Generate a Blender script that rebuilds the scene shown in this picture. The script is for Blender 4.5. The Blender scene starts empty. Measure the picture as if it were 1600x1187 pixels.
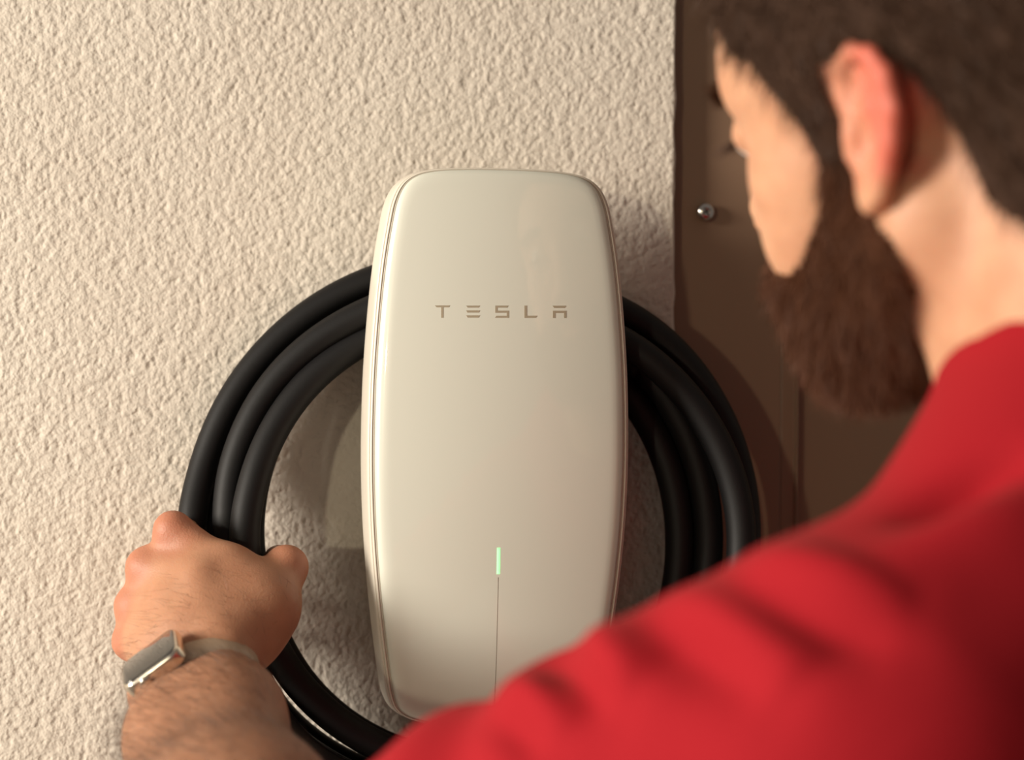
import bpy, math, random
import numpy as np
from mathutils import Vector, Matrix
from mathutils.bvhtree import BVHTree

random.seed(7); np.random.seed(7)
SC = bpy.context.scene
COL = SC.collection

# ------------------------------------------------------------------ camera
F_PX = 2600.0
YAW = math.radians(8.0)
ROLL = math.radians(-0.45)
def v(*a): return np.array(a, float)
fwd = v(math.sin(YAW), math.cos(YAW), 0)
r0 = v(math.cos(YAW), -math.sin(YAW), 0); u0 = v(0, 0, 1)
RIGHT = r0*math.cos(ROLL) - u0*math.sin(ROLL)
UP = u0*math.cos(ROLL) + r0*math.sin(ROLL)
def ray(px, py): return fwd + (px-800)/F_PX*RIGHT + (593.5-py)/F_PX*UP
CAM = v(0, -.105, 0) - ray(779, 711)*0.995
def W(px, py, y):                      # the point on the plane y = const seen at a pixel
    d = ray(px, py); return CAM + d*((y-CAM[1])/d[1])
def K(r, u, d):                        # point given right / up / depth from the camera
    return CAM + fwd*d + r0*r + u0*u

cam_data = bpy.data.cameras.new('camera'); cam = bpy.data.objects.new('camera', cam_data); COL.objects.link(cam)
cam_data.sensor_width = 36; cam_data.lens = F_PX/1600*36
cam_data.clip_start = .02; cam_data.clip_end = 50
M = Matrix(((RIGHT[0], UP[0], -fwd[0], CAM[0]), (RIGHT[1], UP[1], -fwd[1], CAM[1]), (RIGHT[2], UP[2], -fwd[2], CAM[2]), (0, 0, 0, 1)))
cam.matrix_world = M
cam_data.dof.use_dof = True; cam_data.dof.focus_distance = 1.0; cam_data.dof.aperture_fstop = 3.4
SC.camera = cam

# ------------------------------------------------------------------ world, lights, exposure
SC.view_settings.view_transform = 'Standard'; SC.view_settings.look = 'None'
SC.view_settings.gamma = 1; SC.view_settings.use_curve_mapping = False
SC.view_settings.exposure = 0.0
wd = bpy.data.worlds.new('world'); SC.world = wd; wd.use_nodes = True
bg = wd.node_tree.nodes['Background']
bg.inputs['Color'].default_value = (1.0, .84, .74, 1); bg.inputs['Strength'].default_value = 0.17

def area(name, loc, target, sx, sy, power, color):
    l = bpy.data.lights.new(name, 'AREA'); l.shape = 'RECTANGLE'; l.size = sx; l.size_y = sy
    l.energy = power; l.color = color
    o = bpy.data.objects.new(name, l); COL.objects.link(o)
    d = Vector(target)-Vector(loc)
    o.location = loc; o.rotation_euler = d.to_track_quat('-Z', 'Y').to_euler()
    return o
# large opening to the left (raking the stucco) and a small bright lamp behind the photographer's left shoulder
area('daylight_opening', (-2.5, -1.08, .37), (0, 0, .0), .8, .9, 118, (1.0, .915, .80))
area('small_lamp', (-1.85, -3.1, .32), (0, 0, 0), .10, .10, 17, (1.0, .90, .66))

# ------------------------------------------------------------------ materials
def mat(name, color, rough=.5, metal=0, spec=.5, coat=0, coat_rough=.05, sss=0, emis=None, estr=0):
    m = bpy.data.materials.new(name); m.use_nodes = True
    b = m.node_tree.nodes['Principled BSDF']
    b.inputs['Base Color'].default_value = (*color, 1); b.inputs['Roughness'].default_value = rough
    b.inputs['Metallic'].default_value = metal; b.inputs['Specular IOR Level'].default_value = spec
    b.inputs['Coat Weight'].default_value = coat; b.inputs['Coat Roughness'].default_value = coat_rough
    if sss:
        b.inputs['Subsurface Weight'].default_value = sss
        b.inputs['Subsurface Radius'].default_value = (1, .35, .18); b.inputs['Subsurface Scale'].default_value = .006
    if emis:
        b.inputs['Emission Color'].default_value = (*emis, 1); b.inputs['Emission Strength'].default_value = estr
    return m
def nd(m, t, **kw):
    n = m.node_tree.nodes.new(t)
    for k, x in kw.items():
        if k in n.inputs: n.inputs[k].default_value = x
        else: setattr(n, k, x)
    return n
def ln(m, a, ao, b, bi): m.node_tree.links.new(a.outputs[ao], b.inputs[bi])
def noise_bump(m, scale, strength, dist=.001, detail=4):
    tc = nd(m, 'ShaderNodeTexCoord'); n = nd(m, 'ShaderNodeTexNoise', Scale=scale, Detail=detail)
    bp = nd(m, 'ShaderNodeBump', Strength=strength, Distance=dist)
    ln(m, tc, 'Object', n, 'Vector'); ln(m, n, 'Fac', bp, 'Height')
    ln(m, bp, 'Normal', m.node_tree.nodes['Principled BSDF'], 'Normal'); return n
def noise_color(m, c1, c2, scale, lo=.35, hi=.65, detail=5):
    tc = nd(m, 'ShaderNodeTexCoord'); n = nd(m, 'ShaderNodeTexNoise', Scale=scale, Detail=detail)
    r = nd(m, 'ShaderNodeValToRGB'); r.color_ramp.elements[0].position = lo; r.color_ramp.elements[1].position = hi
    r.color_ramp.elements[0].color = (*c1, 1); r.color_ramp.elements[1].color = (*c2, 1)
    ln(m, tc, 'Object', n, 'Vector'); ln(m, n, 'Fac', r, 'Fac')
    ln(m, r, 'Color', m.node_tree.nodes['Principled BSDF'], 'Base Color'); return r

m_wall = mat('stucco', (.70, .60, .49), .85, spec=.25)
noise_color(m_wall, (.69, .615, .52), (.73, .66, .565), 9); noise_bump(m_wall, 620, .7, .0010)
m_wall_far = mat('stucco_far', (.70, .60, .49), .85, spec=.25); noise_color(m_wall_far, (.69, .615, .52), (.73, .66, .565), 9); noise_bump(m_wall_far, 260, 1.0, .0042, 5)
m_panel = mat('brown_enamel', (.25, .155, .10), .42, spec=.45); noise_bump(m_panel, 900, .12, .0003)
m_glass = mat('white_glass', (.71, .715, .62), .30, spec=.5, coat=1.0, coat_rough=.035)
m_shell = mat('white_shell', (.72, .66, .56), .35, coat=.3, coat_rough=.2)
m_trim = mat('dark_trim', (.05, .042, .035), .35)
m_edge = mat('silver_trim', (.62, .57, .50), .25, metal=1)
m_back = mat('grey_housing', (.10, .09, .08), .5)
m_text = mat('lettering_grey', (.37, .31, .22), .4)
m_line = mat('line_grey', (.30, .27, .22), .3)
m_led = mat('green_led', (.3, .9, .35), .4, emis=(.30, 1.0, .32), estr=1.3)
m_cable = mat('black_rubber', (.0045, .0040, .0042), .58, spec=.32); noise_bump(m_cable, 500, .15, .0003)
m_plug = mat('black_plastic', (.02, .02, .021), .35)
m_screw = mat('chrome_screw', (.62, .60, .56), .16, metal=1)
m_floor = mat('concrete_floor', (.20, .18, .16), .8); noise_color(m_floor, (.17, .155, .14), (.25, .23, .20), 5); noise_bump(m_floor, 80, .4)
m_shirt = mat('red_jersey', (.31, .009, .015), .85, spec=.12)
m_shirt.node_tree.nodes['Principled BSDF'].inputs['Sheen Weight'].default_value = .05
m_shirt.node_tree.nodes['Principled BSDF'].inputs['Sheen Tint'].default_value = (1, .3, .25, 1)
noise_bump(m_shirt, 1400, .3, .0004)
m_jeans = mat('dark_trousers', (.03, .035, .05), .85); noise_bump(m_jeans, 900, .3)
m_shoe = mat('dark_shoe', (.02, .018, .016), .6); noise_bump(m_shoe, 300, .2)
m_hair = mat('brown_hair', (.060, .029, .016), .5, spec=.35)
m_beard = mat('auburn_beard', (.085, .029, .011), .6, spec=.25)
m_armhair = mat('fine_dark_hair', (.07, .035, .02), .5)
m_scalp_h = mat('hair_under', (.062, .032, .020), .75, spec=.2); noise_bump(m_scalp_h, 260, 1.0, .004, 6)
m_scalp_b = mat('beard_under', (.085, .030, .013), .75, spec=.2); noise_bump(m_scalp_b, 260, 1.0, .004, 6)
m_watch = mat('watch_case', (.80, .74, .64), .22, metal=1)
m_screen = mat('watch_screen', (.012, .012, .012), .04, spec=.9, coat=1, coat_rough=.01)
m_band = mat('watch_band', (.40, .30, .21), .5); noise_bump(m_band, 1200, .25, .0004)
m_eye = mat('eye_white', (.75, .70, .66), .15); m_iris = mat('eye_iris', (.06, .035, .02), .1)
m_nail = mat('nail', (.62, .36, .27), .3)
# skin: base + mottling + painted attribute for pinker knuckles / ears
m_skin = mat('skin', (.56, .29, .17), .53, spec=.42, sss=.30)
def skin_nodes(m):
    b = m.node_tree.nodes['Principled BSDF']
    tc = nd(m, 'ShaderNodeTexCoord'); n = nd(m, 'ShaderNodeTexNoise', Scale=55, Detail=6)
    r = nd(m, 'ShaderNodeValToRGB'); r.color_ramp.elements[0].position = .3; r.color_ramp.elements[1].position = .7
    r.color_ramp.elements[0].color = (.50, .245, .14, 1); r.color_ramp.elements[1].color = (.60, .32, .19, 1)
    ln(m, tc, 'Object', n, 'Vector'); ln(m, n, 'Fac', r, 'Fac')
    a = nd(m, 'ShaderNodeAttribute', attribute_name='pink'); mx = nd(m, 'ShaderNodeMix', data_type='RGBA')
    mx.inputs['B'].default_value = (.62, .17, .11, 1)
    m.node_tree.links.new(a.outputs['Fac'], mx.inputs[0])
    m.node_tree.links.new(r.outputs['Color'], mx.inputs[6]); mx.inputs[7].default_value = (.56, .11, .075, 1)
    a2 = nd(m, 'ShaderNodeAttribute', attribute_name='tan'); mx2 = nd(m, 'ShaderNodeMix', data_type='RGBA')
    m.node_tree.links.new(a2.outputs['Fac'], mx2.inputs[0]); m.node_tree.links.new(mx.outputs[2], mx2.inputs[6])
    mx2.inputs[7].default_value = (.34, .155, .085, 1)
    m.node_tree.links.new(mx2.outputs[2], b.inputs['Base Color'])
    n2 = nd(m, 'ShaderNodeTexVoronoi', Scale=900); n3 = nd(m, 'ShaderNodeTexNoise', Scale=420, Detail=6)
    ad = nd(m, 'ShaderNodeMath', operation='ADD'); bp = nd(m, 'ShaderNodeBump', Strength=.22, Distance=.0005)
    ln(m, tc, 'Object', n2, 'Vector'); ln(m, tc, 'Object', n3, 'Vector')
    ln(m, n2, 'Distance', ad, 0); m.node_tree.links.new(n3.outputs['Fac'], ad.inputs[1])
    ln(m, ad, 'Value', bp, 'Height'); ln(m, bp, 'Normal', b, 'Normal')
skin_nodes(m_skin)

# ------------------------------------------------------------------ mesh helpers
def link(name, verts, faces, m, parent=None, smooth=True, attrs=None, sub=0):
    me = bpy.data.meshes.new(name)
    if isinstance(verts, np.ndarray): verts = verts.astype(float)
    if isinstance(faces, np.ndarray) and isinstance(verts, np.ndarray):
        k = faces.shape[1]
        me.vertices.add(len(verts)); me.vertices.foreach_set('co', verts.ravel())
        me.loops.add(faces.size); me.loops.foreach_set('vertex_index', faces.ravel().astype(np.int32))
        me.polygons.add(len(faces))
        me.polygons.foreach_set('loop_start', np.arange(0, faces.size, k, dtype=np.int32))
        me.update(calc_edges=True)
    else:
        me.from_pydata([tuple(p) for p in verts], [], [tuple(f) for f in faces]); me.update()
    me.validate()
    if smooth: me.polygons.foreach_set('use_smooth', [True]*len(me.polygons))
    me.materials.append(m)
    if attrs:
        for k_, val in attrs.items():
            a = me.attributes.new(k_, 'FLOAT', 'POINT'); a.data.foreach_set('value', np.asarray(val, np.float32))
    o = bpy.data.objects.new(name, me); COL.objects.link(o)
    if parent is not None: o.parent = parent
    if sub:
        s = o.modifiers.new('subdivision', 'SUBSURF'); s.levels = sub; s.render_levels = sub
    return o
def tag(o, label=None, cat=None, group=None, kind=None):
    if label: o['label'] = label
    if cat: o['category'] = cat
    if group: o['group'] = group
    if kind: o['kind'] = kind
    return o
def empty(name, loc=(0, 0, 0)):
    o = bpy.data.objects.new(name, None); o.empty_display_size = .02; COL.objects.link(o)
    o.location = tuple(loc); return o
def place(o, root):                      # children were modelled in world space: keep them where they are
    o.parent = root; o.matrix_parent_inverse = Matrix.Translation(-Vector(root.location)); return o
def box_vf(lo, hi, bev=0):
    import bmesh
    bm = bmesh.new(); bmesh.ops.create_cube(bm, size=1)
    for p in bm.verts:
        for i in range(3): p.co[i] = (lo[i]+hi[i])/2 + p.co[i]*(hi[i]-lo[i])
    if bev: bmesh.ops.bevel(bm, geom=bm.edges[:], offset=bev, segments=3, profile=.5, affect='EDGES')
    vs = [tuple(p.co) for p in bm.verts]; fs = [[q.index for q in f.verts] for f in bm.faces]
    bm.free(); return vs, fs
def norm(a): a = np.asarray(a, float); return a/np.linalg.norm(a)
def tube(pts, rad, n=14, closed=False, caps=True):
    pts = np.asarray(pts); N = len(pts)
    rad = np.full(N, rad) if np.isscalar(rad) else np.asarray(rad)
    t = np.gradient(pts, axis=0); t /= np.linalg.norm(t, axis=1)[:, None]
    ref = v(0, 1, 0) if abs(t[0][1]) < .9 else v(1, 0, 0)
    a = np.cross(t[0], ref); a /= np.linalg.norm(a)
    V = []
    for i in range(N):
        a = a - t[i]*np.dot(a, t[i]); a /= np.linalg.norm(a); b = np.cross(t[i], a)
        for k in range(n):
            th = 2*math.pi*k/n; V.append(pts[i] + rad[i]*(math.cos(th)*a + math.sin(th)*b))
    F = [[i*n+k, i*n+(k+1) % n, (i+1)*n+(k+1) % n, (i+1)*n+k] for i in range(N-1) for k in range(n)]
    if caps:
        F.append(list(range(n))[::-1]); F.append([(N-1)*n+k for k in range(n)])
    return V, F
def catmull(P, n, closed=False):
    P = np.asarray(P, float); out = []
    m = len(P); seg = m if closed else m-1
    for i in range(seg):
        g = (lambda j: P[j % m]) if closed else (lambda j: P[min(max(j, 0), m-1)])
        p0, p1, p2, p3 = g(i-1), g(i), g(i+1), g(i+2)
        for k in range(n):
            t = k/n
            out.append(.5*((2*p1)+(-p0+p2)*t+(2*p0-5*p1+4*p2-p3)*t*t+(-p0+3*p1-3*p2+p3)*t**3))
    if not closed: out.append(P[-1])
    return np.array(out)

# ------------------------------------------------------------------ signed-distance modelling
def fEll(c, r, R=None):
    c = np.asarray(c, float); r = np.asarray(r, float)
    def f(p):
        q = p-c
        if R is not None: q = q@R
        k0 = np.linalg.norm(q/r, axis=1); k1 = np.linalg.norm(q/(r*r), axis=1)+1e-9
        return np.where(k0 < 1e-6, -r.min(), k0*(k0-1)/k1)
    return f
def fCone(a, b, ra, rb):
    a = np.asarray(a, float); b = np.asarray(b, float)
    ba = b-a; l2 = ba@ba
    def f(p):
        pa = p-a; h = np.clip(pa@ba/l2, 0, 1)
        return np.linalg.norm(pa-h[:, None]*ba, axis=1) - (ra+(rb-ra)*h)
    return f
def fFlat(a, b, ra, rb, n, sq):          # a tapered capsule flattened along the direction n by the factor sq
    a = np.asarray(a, float); b = np.asarray(b, float); n = norm(n)
    ba = b-a; l2 = ba@ba
    def f(p):
        pa = p-a; h = np.clip(pa@ba/l2, 0, 1); q = pa-h[:, None]*ba
        c = q@n; q = q + np.outer(c*(1/sq-1), n)
        return (np.linalg.norm(q, axis=1) - (ra+(rb-ra)*h))*sq
    return f
def solve(prims, p, sub=None):
    """prims: (f, k, sign); sign +1 smooth union, -1 smooth subtraction"""
    d = np.full(len(p), 1.0)
    for f, k, s in prims:
        e = f(p)
        if s > 0:
            h = np.clip(.5+.5*(d-e)/k, 0, 1); d = d*(1-h)+e*h - k*h*(1-h)
        else:
            h = np.clip(.5-.5*(d+e)/k, 0, 1); d = d*(1-h)-e*h + k*h*(1-h)
    return d
def mesh_sdf(prims, lo, hi, h, post=None, B=8):
    """surface nets over a sparsely evaluated grid"""
    lo = np.asarray(lo, float); hi = np.asarray(hi, float)
    nb = np.ceil((hi-lo)/(h*B)).astype(int); n = nb*B+1
    g = np.stack(np.meshgrid(*[np.arange(k) for k in nb], indexing='ij'), -1).reshape(-1, 3)
    cen = lo + (g+.5)*B*h
    ev = (lambda p: post(p, solve(prims, p))) if post else (lambda p: solve(prims, p))
    dc = ev(cen); D = np.empty(n, np.float32); R = B*h*.87*1.35+.004
    D[...] = 1
    near = np.abs(dc) < R
    for gi in g[(~near) & (dc < 0)]:
        D[gi[0]*B:gi[0]*B+B+1, gi[1]*B:gi[1]*B+B+1, gi[2]*B:gi[2]*B+B+1] = -1
    loc = np.stack(np.meshgrid(*[np.arange(B+1)]*3, indexing='ij'), -1).reshape(-1, 3)
    gn = g[near]; cn = cen[near]
    # cull primitives per group of blocks
    CH = 64
    order = np.lexsort((gn[:, 2]//4, gn[:, 1]//4, gn[:, 0]//4)); gn = gn[order]
    for s in range(0, len(gn), CH):
        gg = gn[s:s+CH]
        idx = (gg[:, None, :]*B + loc[None]).reshape(-1, 3)
        P = lo+idx*h
        c0 = P.min(0); c1 = P.max(0); cc = (c0+c1)/2; rr = np.linalg.norm(c1-c0)/2
        if rr < .15:
            e = [(f(cc[None])[0]) for f, k, sg in prims]; m0 = min(abs(x) for x, (f, k, sg) in zip(e, prims) if sg > 0) if e else 0
            mn = min(x for x, (f, k, sg) in zip(e, prims) if sg > 0)
            use = [q for x, q in zip(e, prims) if x < max(mn, 0)+2.6*rr+q[1]+.01]
        else: use = prims
        d = solve(use, P)
        if post: d = post(P, d)
        D[idx[:, 0], idx[:, 1], idx[:, 2]] = d
    S = D < 0
    c = np.zeros(np.array(D.shape)-1, np.int8)
    for i in (0, 1):
        for j in (0, 1):
            for k in (0, 1):
                c += S[i:i+c.shape[0], j:j+c.shape[1], k:k+c.shape[2]]
    act = (c > 0) & (c < 8); ids = np.full(act.shape, -1, np.int64); A = np.argwhere(act); ids[act] = np.arange(len(A))
    acc = np.zeros((len(A), 3)); cnt = np.zeros(len(A))
    cor = [(i, j, k) for i in (0, 1) for j in (0, 1) for k in (0, 1)]
    val = {q: D[A[:, 0]+q[0], A[:, 1]+q[1], A[:, 2]+q[2]] for q in cor}
    for q in cor:
        for ax in range(3):
            if q[ax] == 0:
                w = list(q); w[ax] = 1; w = tuple(w)
                a, b = val[q], val[w]; m = (a < 0) != (b < 0)
                t = np.where(m, a/np.where(m, a-b, 1), 0)
                P = np.tile(np.array(q, float), (len(A), 1)); P[:, ax] += t
                acc[m] += P[m]; cnt[m] += 1
    V = lo + (A + acc/cnt[:, None])*h
    F = []
    for ax in range(3):
        o1, o2 = [(1, 2), (2, 0), (0, 1)][ax]
        sl = [slice(1, -1)]*3; sl[ax] = slice(0, -1); s2 = [slice(1, -1)]*3; s2[ax] = slice(1, None)
        a = S[tuple(sl)]; b = S[tuple(s2)]
        for flip in (0, 1):
            E = np.argwhere((a & ~b) if flip == 0 else (~a & b))
            if not len(E): continue
            off = np.ones(3, int); off[ax] = 0; E = E+off
            def cell(d1, d2):
                q = E.copy(); q[:, o1] -= d1; q[:, o2] -= d2; return ids[q[:, 0], q[:, 1], q[:, 2]]
            Q = np.stack([cell(1, 1), cell(0, 1), cell(0, 0), cell(1, 0)], 1)
            F.append(Q if flip == 0 else Q[:, ::-1])
    F = np.concatenate(F); F = F[(F >= 0).all(1)]
    return V, F
def relax(V, F, it=2, lam=.5):
    n = len(V); a = np.concatenate([F[:, [0, 1]], F[:, [1, 2]], F[:, [2, 3]], F[:, [3, 0]]])
    a = np.concatenate([a, a[:, ::-1]])
    cnt = np.bincount(a[:, 0], minlength=n).astype(float); cnt[cnt == 0] = 1
    for _ in range(it):
        s = np.stack([np.bincount(a[:, 0], weights=V[a[:, 1], k], minlength=n) for k in range(3)], 1)
        V = V + lam*(s/cnt[:, None]-V)
    return V
def compact(V, F, keepf):
    F = F[keepf]; used = np.unique(F); m = np.full(len(V), -1); m[used] = np.arange(len(used))
    return V[used], m[F], used
def vnormals(V, F):
    fn = np.cross(V[F[:, 2]]-V[F[:, 0]], V[F[:, 3]]-V[F[:, 1]])
    N = np.zeros_like(V)
    for k in range(4):
        for ax in range(3): N[:, ax] += np.bincount(F[:, k], weights=fn[:, ax], minlength=len(V))
    l = np.linalg.norm(N, axis=1); l[l == 0] = 1
    return N/l[:, None]
def smooth01(x): x = np.clip(x, 0, 1); return x*x*(3-2*x)
def blobnoise(P, scale, seed=0, octaves=3):
    """cheap band-limited 3-D noise from sums of sines"""
    rs = np.random.RandomState(seed); out = np.zeros(len(P)); amp = 1
    for o in range(octaves):
        for _ in range(8):
            d = rs.normal(size=3); d /= np.linalg.norm(d)
            out += amp*np.sin(P@d*scale*(1+.3*rs.rand())*6.28+rs.rand()*6.28)/8
        amp *= .5; scale *= 2
    return out

# ------------------------------------------------------------------ the setting: stucco wall, floor
WEDGE = W(1053, 593, 0)[0]
def stucco_field(nx, nz, h, seed=3):
    rs = np.random.RandomState(seed)
    fx = np.fft.fftfreq(nx, h)[:, None]; fz = np.fft.fftfreq(nz, h)[None]; f = np.sqrt(fx*fx+fz*fz)
    def band(f0, w, n=None):
        n = rs.normal(size=(nx, nz)) if n is None else n
        a = np.real(np.fft.ifft2(np.fft.fft2(n)*np.exp(-((f-f0)/w)**2))); return a/a.std()
    n = rs.normal(size=(nx, nz))
    def spec(lo_, hi_, pw, n):
        a = np.real(np.fft.ifft2(np.fft.fft2(n)*(1/(1+(f/lo_)**pw))*(1-np.exp(-(f/30)**2))*np.exp(-(f/hi_)**2))); return a/a.std()
    a = spec(230, 620, 2.2, n); b = spec(100, 200, 3, rs.normal(size=(nx, nz))); c = spec(70, 300, 3, rs.normal(size=(nx, nz)))
    blob = band(110, 60)
    H = .85*np.clip(a, -2.2, .95) + .35*b + .30*np.abs(c)
    splat = smooth01((blob-1.75)/.35)
    H = H*(1-splat*.85) + splat*1.3
    return H*.00028
hx = .00084
x0, x1, z0, z1 = W(-40, 593, 0)[0]-.07, WEDGE, -.40, .37
nx = int((x1-x0)/hx)+1; nz = int((z1-z0)/hx)+1
H = stucco_field(nx, nz, hx)
ex = np.minimum(np.arange(nx), 1e9)/20; ez = np.minimum(np.arange(nz), np.arange(nz)[::-1])/20
H = H*smooth01(ex)[:, None]*smooth01(ez)[None]
X, Z = np.meshgrid(x0+(x1-x0)*np.arange(nx)/(nx-1), z0+(z1-z0)*np.arange(nz)/(nz-1), indexing='ij')
wob = np.interp(np.arange(nz), np.arange(0, nz+12, 12), np.random.normal(0, .00045, len(np.arange(0, nz+12, 12))))
X[-1, :] += wob; X[-2, :] += wob*.6
H[-1, :] = -.0022; H[-2, :] = np.minimum(H[-2, :], -.0006)
V = np.stack([X, -H, Z], -1).reshape(-1, 3)
I = np.arange(nx*nz).reshape(nx, nz)
Fq = np.stack([I[:-1, :-1], I[1:, :-1], I[1:, 1:], I[:-1, 1:]], -1).reshape(-1, 4)
wall = link('wall_back', V, Fq, m_wall); tag(wall, kind='structure')
FLOOR = CAM[2]-1.50; CEIL = FLOOR+2.9
def wallbox(name, lo, hi, m=None):
    vs, fs = box_vf(lo, hi); o = link(name, vs, fs, m or m_wall_far, smooth=False); tag(o, kind='structure'); return o
# the rest of the same wall round the finely modelled field (thickness behind it, and above / below / left)
b1 = wallbox('wall_back_core', (-2.0, .0030, FLOOR), (WEDGE-.0006, .15, CEIL))
def slab(lo, hi):
    vs, fs = box_vf(lo, hi); return vs, fs
vs = []; fs = []
for lo, hi in (((-2.0, 0, FLOOR), (x0, .004, CEIL)), ((x0, 0, FLOOR), (WEDGE, .004, z0)), ((x0, 0, z1), (WEDGE, .004, CEIL))):
    a, b = slab(lo, hi); fs += [[i+len(vs) for i in f] for f in b]; vs += a
o = link('wall_back_outer', vs, fs, m_wall_far, smooth=False); tag(o, kind='structure')
wallbox('wall_right', (.92, .0, FLOOR), (2.2, .15, CEIL))
wallbox('wall_niche', (WEDGE-.0006, .10, FLOOR), (.92, .15, CEIL))
wallbox('floor', (-2.0, -2.6, FLOOR-.1), (2.2, .15, FLOOR), m_floor)

# ------------------------------------------------------------------ electrical cabinet in the recess right of the stucco
xl = WEDGE+.0006; xs1 = W(1219, 700, .016)[0]; xs2 = W(1245, 700, .016)[0]
cab = empty('electrical_cabinet', (xl+.25, .06, -.35))
tag(cab, 'brown enamelled steel cabinet recessed beside the edge of the stucco wall', 'cabinet')
ztop, zbot = .62, -1.2
def extr(name, prof, m):                 # a vertical extrusion of an (x, y) profile
    n = len(prof); vs = [(x, y, zbot) for x, y in prof]+[(x, y, ztop) for x, y in prof]
    fs = [[i, (i+1) % n, n+(i+1) % n, n+i] for i in range(n)]+[list(range(n))[::-1], list(range(n, 2*n))]
    o = link(name, vs, fs, m, smooth=False); place(o, cab)
    bv = o.modifiers.new('bevel', 'BEVEL'); bv.width = .0008; bv.segments = 2; bv.limit_method = 'ANGLE'; return o
extr('side_flange', [(xl, .015), (xs1, .015), (xs1, .022), (xl, .022)], m_panel)
extr('folded_rim', [(xs1, .015), (xs2-.0022, .0150), (xs2-.0012, .0128), (xs2, .0128), (xs2, .027), (xs1, .027)], m_panel)
extr('door', [(xs2+.0002, .026), (xl+.60, .026), (xl+.60, .031), (xs2+.0002, .031)], m_panel)
extr('case', [(xl, .0315), (xl+.62, .0315), (xl+.62, .099), (xl, .099)], m_panel)
extr('side_flange', [(xl+.602, .015), (xl+.64, .015), (xl+.64, .03), (xl+.602, .03)], m_panel)
# screw with washer, standing a little proud of the flange
sc_c = W(1102, 331, .010)
def lathe(c, prof, n=32, axis=v(0, -1, 0)):
    a = norm(axis); p = norm(np.cross(a, v(0, 0, 1))); q = np.cross(a, p); V = []; F = []
    for r, t in prof:
        for k in range(n):
            th = 2*math.pi*k/n; V.append(c + a*t + r*(math.cos(th)*p+math.sin(th)*q))
    for i in range(len(prof)-1):
        for k in range(n): F.append([i*n+k, i*n+(k+1) % n, (i+1)*n+(k+1) % n, (i+1)*n+k])
    F.append(list(range(n))[::-1]); F.append([(len(prof)-1)*n+k for k in range(n)])
    return V, F
vs, fs = lathe(v(sc_c[0], .0152, sc_c[2]), [(.0036, 0), (.0036, .0048), (.0060, .0050), (.0063, .0056), (.0060, .0068), (.0050, .0080), (.0034, .0088), (.0014, .0091), (.0010, .0078)])
scr = link('screw', vs, fs, m_screw); place(scr, cab); scr['label'] = 'chrome dome-headed screw'
vs, fs = [], []
for ang in (.5, .5+math.pi/2):
    a, b = box_vf((-.0030, -.0004, -.00055), (.0030, .0004, .00055))
    c_, s_ = math.cos(ang), math.sin(ang)
    base = len(vs); vs += [(sc_c[0]+x*c_-z*s_, .0152-.0089+y, sc_c[2]+x*s_+z*c_) for x, y, z in a]; fs += [[i+base for i in f] for f in b]
rc = link('cross_recess', vs, fs, m_trim, smooth=False); rc.parent = scr
m_seam = mat('seam_grey', (.50, .45, .37), .4)
# ------------------------------------------------------------------ wall charger
half = [(0, .1725), (.022, .1722), (.040, .1710), (.0520, .1680), (.0600, .1620), (.0650, .152), (.0680, .138), (.0715, .115), (.0745, .085),
        (.0768, .050), (.0777, .015), (.0775, -.015), (.0762, -.045), (.0738, -.075), (.0705, -.105), (.0668, -.132),
        (.0640, -.147), (.0600, -.1555), (.0530, -.1605), (.042, -.1642), (.022, -.1700), (0, -.1722)]
outl = catmull(half + [(-x, z) for x, z in half[-2:0:-1]], 5, closed=True)
outl[:, 0] = outl[:, 0]*1.018 + .0018
def yface(x, z): return -.1085 + 1.15*x*x + np.where(z < 0, .62, .22)*z*z + 14.0*np.maximum(-z-.10, 0)**3
on = np.stack([np.roll(outl[:, 1], -1)-np.roll(outl[:, 1], 1), np.roll(outl[:, 0], 1)-np.roll(outl[:, 0], -1)], 1)
on /= np.linalg.norm(on, axis=1)[:, None]
if (on*outl).sum() < 0: on = -on
ow = .35+.65*np.abs(on[:, :1])**1.5
def ring(off, dy, base=None):            # outline offset outwards by off, pushed back from the face by dy
    p = outl + on*(off*ow if off < 0 and dy < .02 else off); y = yface(outl[:, 0], outl[:, 1]) + dy
    if base is not None: y = np.full(len(p), base)
    return np.stack([p[:, 0], y, p[:, 1]], 1)
def rings_mesh(rs, capf=False, capb=False):
    n = len(rs[0]); V = np.concatenate(rs); F = []
    for i in range(len(rs)-1):
        for k in range(n): F.append([i*n+k, i*n+(k+1) % n, (i+1)*n+(k+1) % n, (i+1)*n+k])
    return V, F
ch = empty('wall_charger', (0, -.05, -.17))
tag(ch, 'white glass-fronted wall charger hung on the stucco with a green status light', 'charger')
# glass faceplate: nested rings scaled towards the centre, rolled over at the rim
rs = []
n = len(outl)
go = outl - on*.0034*ow
for s in [.02]+list(np.linspace(.06, .855, 22)):
    p = go*s; rs.append(np.stack([p[:, 0], yface(p[:, 0], p[:, 1]), p[:, 1]], 1))
for off, dy in ((-.0120, 0), (-.0090, .0001), (-.0068, .0005), (-.0051, .0012), (-.0041, .0022), (-.0037, .0034), (-.0037, .0062)):
    p = outl+on*off*np.clip(ow*1.0, 0, 1) if off > -.006 else outl+on*(off+.0037*(1-ow)); rs.append(np.stack([p[:, 0], yface(p[:, 0], p[:, 1])+dy, p[:, 1]], 1))
V, F = rings_mesh(rs); F.append(list(range(n))[::-1]); F.append([(len(rs)-1)*n+k for k in range(n)])
fp = link('faceplate', V, F, m_glass); place(fp, ch); fp['label'] = 'satin white glass front'
V, F = rings_mesh([ring(-.0038, .0026), ring(-.0030, .0024), ring(-.0024, .0036), ring(-.0038, .0050)])
g = link('seam', V, F, m_seam); place(g, ch)
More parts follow.
